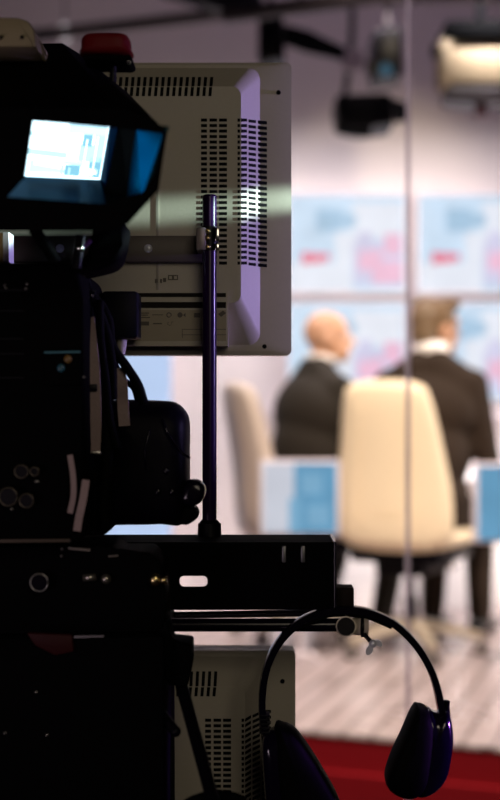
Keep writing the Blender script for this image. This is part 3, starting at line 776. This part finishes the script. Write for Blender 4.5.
# the picture tube: corners TL, TR, BR, BL
c4 = [P(14, 100, DSC), P(112, 110, DSC), P(100, 179.5, DSC), P(4, 175, DSC)]
def bil(u, v, off): return (c4[3] * (1 - u) * (1 - v) + c4[2] * u * (1 - v) + c4[1] * u * v + c4[0] * (1 - u) * v) + Vector((0, -off, 0))
bm = NB(); prism(bm, c4, (0, .01, 0), mi=1)
def pic(u0, v0, u1, v1, mi, lay, sk=0):
    vs = [bm.verts.new(bil(u, v, .0004 * lay)) for u, v in ((u0, v0), (u1, v0 + sk), (u1, v1 + sk), (u0, v1))]
    bm.faces.new(vs).material_index = mi
pic(0, 0, 1, 1, 0, 1)
pic(.16, .30, .62, .38, 1, 2, -.03); pic(.25, .05, .80, .22, 2, 2, .02); pic(.30, .16, .96, .24, 0, 3, -.10)
pic(.74, .24, .99, .48, 1, 3); pic(.76, .45, .86, .62, 3, 4); pic(.86, .02, .99, .30, 3, 3); pic(.88, .30, .99, .62, 1, 3); pic(.62, .03, .78, .18, 3, 4)
pic(.80, .04, .812, .55, 0, 5); pic(.905, .04, .917, .60, 0, 5); pic(.81, .04, .91, .055, 0, 6); pic(.83, .08, .90, .13, 0, 6); pic(.58, .03, .61, .17, 1, 5); pic(.66, .03, .68, .14, 1, 6)
pic(.17, .55, .24, .60, 1, 3); pic(.60, .62, .99, .80, 4, 2)
finish('screen', bm, [glow('finder_white', (.66, .92, 1.05), 3.2, .06), glow('finder_cyan', (.50, .86, 1.0), 1.5, .1), glow('finder_pale', (.52, .88, 1.0), 1.7, .12), glow('finder_blue', (.26, .62, .80), 1.15, .15), glow('finder_ice', (.52, .84, 1.0), 1.8, .06)], root)
# tally light on a stem
bm = NB(); rod(bm, P(113, 82, 1.40), P(113, 58, 1.40), .0035, seg=10); finish('tally_stem', bm, BLACKM, root, True)
bm = NB(); pillow(bm, smooth_outline([(83, 40), (92, 36), (122, 36), (130, 40), (131.5, 50), (130, 57), (84, 57), (82, 50)], 4), .02, lambda a, c, t: P(a, c, 1.40) + Vector((0, t, 0))); tl = finish('tally_lens', bm, REDLENS, root, 'all')
bm = NB(); pprism(bm, [(82, 54.5), (131.5, 54.5), (132, 59), (128, 61), (84, 60)], 1.375, .05, bev=.002); finish('tally_base', bm, BLACK, tl, True)
bm = NB(); p = P(128.5, 62, 1.378); ball(bm, p, (.003, .003, .002), 8); finish('tally_screw', bm, CHROME, tl, 'all')
# tan cover on top
bm = NB(); pprism(bm, [(-45, 16), (18, 17), (29, 21), (34, 30), (36.5, 45), (36, 47), (-45, 47)], 1.34, .10, bev=.003); tcv = finish('top_cover', bm, TAN, root, True, label='tan plastic cover')
bm = NB()
for x in (1, 22): rod(bm, P(x, 37, 1.337), P(x, 37, 1.342), .0018, seg=10)
finish('cover_screw', bm, SLOT, tcv)
# support arm under the hood
bm = NB(); pprism(bm, [(92, 226), (126, 222), (122.5, 245), (118, 261), (110, 267), (85, 273), (70, 274), (72, 262), (92, 257)], 1.36, .06, bev=.004); finish('support_arm', bm, BLACK, root, True)
bm = NB(); pprism(bm, [(-12, 233), (3, 233), (3, 262), (-12, 262)], 1.50, .03, mi=1); pprism(bm, [(3, 232), (8.5, 232), (9, 262), (3, 262)], 1.498, .032)
finish('rear_bracket', bm, [mat('bright_white_plastic', (.85, .83, .85), .4), mat('yellow_sticker', (.6, .48, .15), .5)], root, label='white and yellow edged bracket')
bm = NB(); tube(bm, [P(34, 230, 1.34), P(44, 243, 1.335), (P(56, 262, 1.34))], .0055); finish('finder_cable', bm, RUBBER, root, 'all')
bm = NB(); rod(bm, P(81, 236, 1.35), P(76, 268, 1.35), .005); ball(bm, P(80, 248, 1.342), .004, 8, mi=1); ribbon(bm, [P(80, 250, 1.345), P(86, 245, 1.345), P(91, 240, 1.345)], .003, .002, mi=2)
finish('tilt_lever', bm, [BLACKM, CHROME, mat('purple_anodised', (.25, .08, .4), .3, metal=.8)], root, True)

# ------------------------------------------------------------------ studio camera
root = empty('studio_camera', P(40, 545, 1.45), 'black studio camera body with knobs and small panel below the viewfinder', 'camera')
bm = NB(); pprism(bm, [(-60, 263), (72, 263), (80, 272), (83, 300), (84, 540), (-60, 545)], 1.36, .20, bev=.004); cb = finish('body', bm, BLACK, root, True)
bm = NB(); pprism(bm, [(78, 285), (99, 298), (104, 340), (104, 400), (112, 402), (112, 528), (104, 536), (78, 536)], 1.45, .10, bev=.003); finish('rear_frame', bm, BLACK, root, True)
bm = NB(); pprism(bm, [(44, 353), (80, 353), (80, 385), (44, 385)], 1.355, .006, bev=.001); sp_ = finish('side_panel', bm, BLACK, cb, True)
bm = NB(); pprism(bm, [(44, 351.6), (80, 350.8), (80, 352.8), (44, 353.4)], 1.352, .006); finish('panel_ledge', bm, mat('polished_edge', (.10, .26, .34), .3, metal=.8), cb)
for x, y, m_ in ((68, 359, mat('amber_button', (.16, .09, .02), .4)), (61, 368, mat('blue_button', (.02, .09, .13), .4))):
    bm = NB(); ball(bm, P(x, y, 1.3545), (.004, .002, .004), 8); finish('button', bm, m_, sp_, 'all')
for y0, y1, x1 in ((289, 291, 28), (310, 311.5, 24), (338, 339.5, 24), (353, 354.5, 24), (377, 378.5, 24)):
    bm = NB(); pprism(bm, [(-40, y0), (x1, y0), (x1, y1), (-40, y1)], 1.358, .004); finish('panel_rib', bm, BLACKM, cb)
STEEL = mat('dull_screw', (.28, .27, .25), .35, metal=.9)
for x, y in ((5, 285), (27, 284), (6, 288), (26, 288.5), (46, 357), (77, 358), (84, 377)):
    bm = NB(); ball(bm, P(x, y, 1.3585), (.0016, .0014, .0013), 6); finish('screw', bm, STEEL, cb, 'all')
for x, y, rr in ((23, 471, .0062), (10, 496, .0085), (28, 500, .0065), (36, 471, .004)):
    bm = NB(); p = P(x, y, 1.36); rod(bm, p + Vector((0, -.010, 0)), p + Vector((0, .004, 0)), rr, rr * 1.1, 20)
    kn = finish('knob', bm, BLACKM, cb, True)
    bm = NB(); sweep(bm, [p + Vector((math.cos(a) * rr, -.010, math.sin(a) * rr)) for a in [2 * PI * k / 24 for k in range(25)]], circ(.0007, 6)); finish('knob_ring', bm, mat('worn_bronze_ring', (.10, .085, .06), .4, metal=.8), kn, 'all')
for x, y in ((36, 481.5), (38, 481.5), (12, 509)):
    bm = NB(); ball(bm, P(x, y, 1.3585), (.0018, .0015, .0014), 6); finish('screw', bm, STEEL, cb, 'all')
bm = NB(); pprism(bm, [(-40, 540), (70, 539), (70, 542), (-40, 543)], 1.357, .01); finish('base_trim', bm, mat('dark_bronze', (.06, .045, .03), .4, metal=.6), cb)
lc = P(40, 470, 1.56)
bm = NB(); rod(bm, lc, lc + Vector((0, .10, 0)), .055, .055, 32); rod(bm, lc + Vector((0, .10, 0)), lc + Vector((0, .32, 0)), .062, .072, 32); rod(bm, lc + Vector((0, .32, 0)), lc + Vector((0, .33, 0)), .072, .068, 32); finish('lens', bm, BLACKM, root, True)
bm = NB(); pprism(bm, [(102, 291), (137.5, 291), (137.5, 338), (102, 338)], 1.53, .05, bev=.003); finish('connector_box', bm, mat('blue_black_plastic', (.003, .003, .009), .5, spec=.1), root, True)
bm = NB(); rod(bm, P(122, 338, 1.55), P(121, 354, 1.55), .006, .0045); finish('cable_plug', bm, mat('pale_plug', (.4, .36, .32), .4), root, True)

# lens control unit
root = empty('lens_control_unit', P(150, 525, 1.5), 'rounded black lens control box with side knob beside the camera body', 'camera control')
bm = NB(); pillow(bm, smooth_outline([(108, 404), (114, 400), (128, 399.5), (160, 400.5), (176, 402.5), (186, 411), (190, 423), (190, 450), (190, 480), (188, 505), (184, 522), (160, 524), (130, 524.5), (112, 523), (108, 505), (107, 450)], 3), .05, lambda a, c, t: P(a, c, 1.5) + Vector((0, t, 0))); bx = finish('housing', bm, mat('soft_black', (.0025, .002, .005), .45, spec=.06), root, 'all')
bm = NB(); pillow(bm, smooth_outline([(186, 482), (197, 479), (205, 485), (205.5, 494), (200, 503), (190, 506), (180, 500)], 4), .016, lambda a, c, t: P(a, c, 1.47) + Vector((0, t, 0))); finish('knob', bm, BLACKG, root, 'all')
bm = NB(); pprism(bm, [(176, 505), (196, 508), (199, 516), (196, 520), (186, 526), (178, 523), (150, 525)], 1.465, .04, bev=.003); finish('knob_bracket', bm, BLACK, root, True)
bm = NB(); tube(bm, [P(162, 419, 1.447), P(167, 431, 1.444), P(174, 443, 1.446), P(181, 452, 1.449), P(190, 458, 1.452)], .0012); finish('moulded_crease', bm, BLACKG, bx, 'all')
bm = NB(); tube(bm, [P(150, 430, 1.45), P(145, 450, 1.448), P(146, 470, 1.45)], .001); finish('moulded_crease', bm, BLACKG, bx, 'all')
for x, y in ((166, 471), (172, 492), (158, 492)):
    bm = NB(); ball(bm, P(x, y, 1.449), (.003, .002, .004), 8); finish('switch', bm, BLACKG, bx, 'all')

# straps and cables hanging around the camera
bm = NB(); ribbon(bm, [P(87, 318, 1.43), P(90, 345, 1.42), P(93, 380, 1.418), P(94, 420, 1.42), P(93, 452, 1.425)], .0145, .002)
root = tag(finish('camera_strap', bm, STRAP, None, True), 'wide mauve webbing strap hanging beside the camera body', 'strap', 'webbing straps on the camera')
bm = NB(); pprism(bm, [(84, 384), (97, 384), (97, 391), (84, 391)], 1.412, .012, bev=.001); finish('buckle', bm, BLACKM, root, True)
bm = NB(); pprism(bm, [(85, 451), (101, 451), (101, 455), (85, 453)], 1.418, .01, bev=.001); finish('end_loop', bm, STEEL, root, True)
bm = NB(); ribbon(bm, [P(119, 368, 1.47), P(122, 385, 1.465), P(123, 405, 1.445), P(124.5, 426, 1.443)], .0112, .002); tag(finish('camera_strap', bm, STRAP, None, True), 'short mauve strap end in front of the lens control box', 'strap', 'webbing straps on the camera')
bm = NB(); ribbon(bm, [P(70, 455, 1.352), P(73, 475, 1.350), P(73.5, 495, 1.350), P(70, 513, 1.353)], .0052, .0018); tag(finish('camera_strap', bm, STRAP, None, True), 'thin curved mauve strap low on the camera body', 'strap', 'webbing straps on the camera')
bm = NB(); ribbon(bm, [P(86, 480, 1.356), P(83, 500, 1.352), P(79, 518, 1.352), P(77, 531, 1.353)], .0072, .0018); tag(finish('camera_strap', bm, STRAP, None, True), 'slanting mauve strap just above the camera base', 'strap', 'webbing straps on the camera')
cab = [([(84, 268), (86, 282), (96, 303), (106, 330), (112, 362), (113, 400)], 1.435, .0045, 'black cable looping down from the viewfinder beside the straps'),
       ([(82, 290), (93, 296), (108, 318), (112, 345), (126, 366), (138, 385), (144, 404)], 1.46, .0048, 'thick black cable arching onto the lens control box'),
       ([(90, 292), (104, 330), (110, 352), (122, 378), (134, 388), (140, 410)], 1.485, .0034, 'thin black cable under the thick arching cable'),
       ([(104, 395), (108, 420), (107, 460), (104, 500), (106, 530)], 1.43, .006, 'black cable running straight down beside the camera body'),
       ([(100, 300), (101, 340), (106, 380), (110, 420), (118, 450)], 1.425, .004, 'slim black cable between the two mauve straps')]
for pts, d, rr, lb in cab:
    bm = NB(); tube(bm, [P(x, y, d) for x, y in pts], rr)
    o = tag(finish('camera_cable', bm, RUBBER, None, 'all'), lb, 'cable', 'black cables on the camera')
for pts in ((86, 295), (92, 296)):
    pass
bm = NB(); rod(bm, P(83, 293, 1.43), P(94, 297, 1.43), .006); 
o = tag(finish('cable_clamp', bm, BLACKM, None, True), 'small black clamp with two steel screws holding the camera cables', 'clamp')
for x, y in ((86.5, 295), (92, 295.5)):
    bm = NB(); ball(bm, P(x, y, 1.4235), .0016, 6); finish('screw', bm, CHROME, o, 'all')

# ------------------------------------------------------------------ pedestal under the camera
root = empty('camera_pedestal', (P(50, 0, 1.42).x, 1.42, 0), 'big black camera pedestal with pan head and slanting pan handle', 'pedestal')
bm = NB(); pprism(bm, [(-60, 546), (112, 546), (120, 552), (150, 552), (163, 566), (166, 600), (166, 632), (-60, 636)], 1.40, .085, bev=.003); ph = finish('pan_head', bm, BLACK, root, True)
bm = NB(); pprism(bm, [(-80, 640), (164, 636), (165, 1050), (-80, 1050)], 1.38, .19, bev=.004); finish('column_housing', bm, BLACK, root, True)
bx0 = P(50, 0, 1.46).x
bm = NB(); rod(bm, (bx0, 1.47, .16), (bx0, 1.47, .80), .085, seg=32); finish('column', bm, BLACKM, root, True)
bm = NB(); rod(bm, (bx0, 1.47, .10), (bx0, 1.47, .18), .22, .14, seg=32); finish('base', bm, BLACK, root, True)
for k in range(3):
    a = PI / 2 + 2 * PI * k / 3; d = Vector((math.cos(a), math.sin(a), 0)); s = Vector((-d.y, d.x, 0))
    c = Vector((bx0, 1.47, 0)) + d * .2
    bm = NB(); rod(bm, c + s * -.02 + Vector((0, 0, .06)), c + s * .02 + Vector((0, 0, .06)), .06, seg=24); finish('wheel', bm, RUBBER, root, True)
bm = NB(); p = P(41, 581, 1.40); rod(bm, p + Vector((0, -.012, 0)), p, .0095, seg=24); kn = finish('lock_knob', bm, BLACKG, ph, True)
bm = NB(); sweep(bm, [p + Vector((math.cos(a) * .0085, -.012, math.sin(a) * .0085)) for a in [2 * PI * k / 24 for k in range(25)]], circ(.0008, 6)); finish('lock_ring', bm, STEEL, ph, 'all')
bm = NB(); p = P(155, 580, 1.393); ball(bm, p, (.006, .005, .007), 8); rod(bm, p + Vector((.005, -.001, 0)), p + Vector((.012, -.001, 0)), .004); finish('clamp_knob', bm, BRASS, ph, 'all', label='small brass coloured knob')
bm = NB(); rod(bm, P(83, 578, 1.395), P(96, 577, 1.395), .0035); ball(bm, P(106, 579, 1.395), .005, 8); finish('tilt_lever', bm, mat('worn_steel', (.45, .42, .36), .3, metal=.9), ph, 'all')
bm = NB(); pprism(bm, [(68, 547), (90, 549), (90, 551.5), (68, 549.5)], 1.396, .005); pprism(bm, [(108, 556), (118, 555), (118, 556.5), (108, 557.5)], 1.396, .005); finish('steel_strip', bm, mat('dim_steel', (.16, .14, .12), .4, metal=.6), ph)
for x, y in ((62, 549), (61.5, 556)):
    bm = NB(); ball(bm, P(x, y, 1.3985), .0016, 6); finish('screw', bm, STEEL, ph, 'all')
bm = NB(); pprism(bm, [(26, 633), (72, 635), (74, 652), (55, 656), (35, 646)], 1.374, .008, bev=.002); finish('warning_label', bm, mat('dark_red_label', (.03, .001, .002), .6, spec=.2), root, True, label='small dark red label')
bm = NB(); pprism(bm, [(74, 636), (104, 635.5), (104, 637), (74, 638)], 1.376, .004); finish('edge_strip', bm, mat('bright_edge', (.45, .42, .45), .3, metal=.8), root)
for x, y in ((36, 692), (5, 733), (47, 735)):
    bm = NB(); ball(bm, P(x, y, 1.379), (.002, .0015, .0015), 6); finish('screw', bm, STEEL, root, 'all')
# handle block and pan bar
bm = NB(); pprism(bm, [(158, 618), (168, 622), (171, 642), (192, 644), (192, 668), (188, 687), (168, 686), (160, 660)], 1.40, .05, bev=.003); hbk = finish('handle_block', bm, BLACK, root, True)
bm = NB(); rod(bm, P(180, 680, 1.42), P(216, 812, 1.30), .0062, seg=16); rod(bm, P(216, 812, 1.30), P(228, 860, 1.26), .011, .012, seg=16); finish('pan_handle', bm, BLACKM, root, True)
bm = NB(); rod(bm, P(160, 712, 1.40), P(175, 731, 1.385), .0052, seg=12); ball(bm, P(175.5, 731.5, 1.385), .0054, 8); finish('brake_lever', bm, BLACKM, root, True)
bm = NB(); tube(bm, [P(150, 860, 1.33), P(180, 812, 1.33), P(205, 798, 1.33), P(226, 797, 1.33), P(245, 806, 1.33), P(255, 840, 1.33)], .006)
tag(finish('control_cable', bm, RUBBER, None, 'all'), 'black cable looping at the bottom edge beside the pan handle', 'cable')

# lower monitor hangs on its own bar
nb = copy_tree(mb); nb.location = Vector(mb.location) + Vector((4 / F * DR, 0, -.6692)); nb['label'] = 'mounting bar across the back of the lower monitor, below the picture edge'

# ------------------------------------------------------------------ light
def area(name, loc, aim, size, power, col, size_y=None, spread=PI):
    l = bpy.data.lights.new(name, 'AREA'); l.energy = power; l.color = col; l.size = size
    if size_y: l.shape = 'RECTANGLE'; l.size_y = size_y
    l.spread = spread
    o = bpy.data.objects.new(name, l); COL.objects.link(o); o.location = loc
    o.rotation_euler = (Vector(aim) - Vector(loc)).to_track_quat('-Z', 'Y').to_euler()
    return o
def spotl(name, loc, aim, deg, power, col, blend=.5, rad=.05, sc=(1, 1, 1), roll=0):
    l = bpy.data.lights.new(name, 'SPOT'); l.energy = power; l.color = col; l.spot_size = math.radians(deg); l.spot_blend = blend; l.shadow_soft_size = rad
    o = bpy.data.objects.new(name, l); COL.objects.link(o); o.location = loc
    q = (Vector(aim) - Vector(loc)).to_track_quat('-Z', 'Y')
    o.rotation_euler = (q.to_matrix() @ Matrix.Rotation(roll, 3, 'Z')).to_euler(); o.scale = sc
    return o
# studio fixtures
spotl('studio_key', (0.3, 3.5, 4.0), (0.8, 5.5, .8), 54, 1150, (1, .84, .72), .5, .25)
area('studio_wash', (0.4, 6.7, 3.2), (0.4, 7.5, .3), 2.6, 50, (1, .92, .92), .3, math.radians(120))
spotl('desk_spot', (1.0, 5.4, 3.9), (0.9, 7.5, .50), 26, 2200, (1, .95, .96), .6, .12)
spotl('wall_spot', (0.9, 5.2, 3.6), (0.75, 7.8, 2.50), 26, 100, (1, .82, .56), .8, .1)
area('studio_side', (3.3, 6.0, 2.2), (0.7, 6.4, 1.0), .9, 26, (1, .88, .80), .9, math.radians(100))
area('ceiling_violet', (0.6, 5.4, 4.1), (0.6, 7.8, 3.4), .6, 5, (.78, .62, 1.0), .4)
# control room: dim warm room light behind the operator, violet stage lamp from the right
area('room_lamp', (0.45, -0.7, 2.05), (0.0, 1.6, 1.4), .8, 6, (1, .86, .66), .8)
area('left_fill', (-0.75, 0.45, 1.15), (-0.2, 1.6, 1.5), .3, 1.4, (1, .78, .92), .3)  # added mauve fill for the mounting bar, no actual lamp here
spotl('violet_lamp', (1.9, 1.60, 1.66), (0.0, 1.612, 1.59), 17, 125, (.50, .38, 1.0), .35, .04)
spotl('violet_spot', (1.2, 1.42, 1.12), P(446, 738, 1.485), 6, 130, (.40, .12, 1.0), .6, .05)
spotl('slit_lamp', (1.6, 1.40, 1.66), P(228, 206, 1.61), 24, 600, (.72, 1, .90), 1.0, .008, (1, .05, 1), .25)
spotl('seam_fill', (0.34, 5.0, 3.9), (GX, GY, 1.7), 60, 110, (1, .90, .96), .6, .03, (.07, 1, 1))  # added ribbon beam that brightens the glass joint, not a studio fixture

w = bpy.data.worlds.new('world'); SC.world = w; w.use_nodes = True
w.node_tree.nodes['Background'].inputs[0].default_value = (.5, .45, .55, 1); w.node_tree.nodes['Background'].inputs[1].default_value = .004

# ------------------------------------------------------------------ camera
cd = bpy.data.cameras.new('view'); cam = bpy.data.objects.new('view', cd); COL.objects.link(cam)
cam.location = (0, 0, CZ); cam.rotation_euler = (PI / 2, 0, 0)
cd.sensor_fit = 'VERTICAL'; cd.sensor_height = 36.0; cd.lens = F / 800 * 36.0
cd.clip_start = .05; cd.clip_end = 50
cd.dof.use_dof = True; cd.dof.focus_distance = 1.56; cd.dof.aperture_fstop = cd.lens / 20.0
SC.camera = cam
for o in bpy.data.objects:
    if '_local' in o: del o['_local']
SC.view_settings.view_transform = 'Standard'; SC.view_settings.look = 'None'
SC.view_settings.exposure = 0; SC.view_settings.gamma = 1; SC.view_settings.use_curve_mapping = False
SC.cycles.use_denoising = True
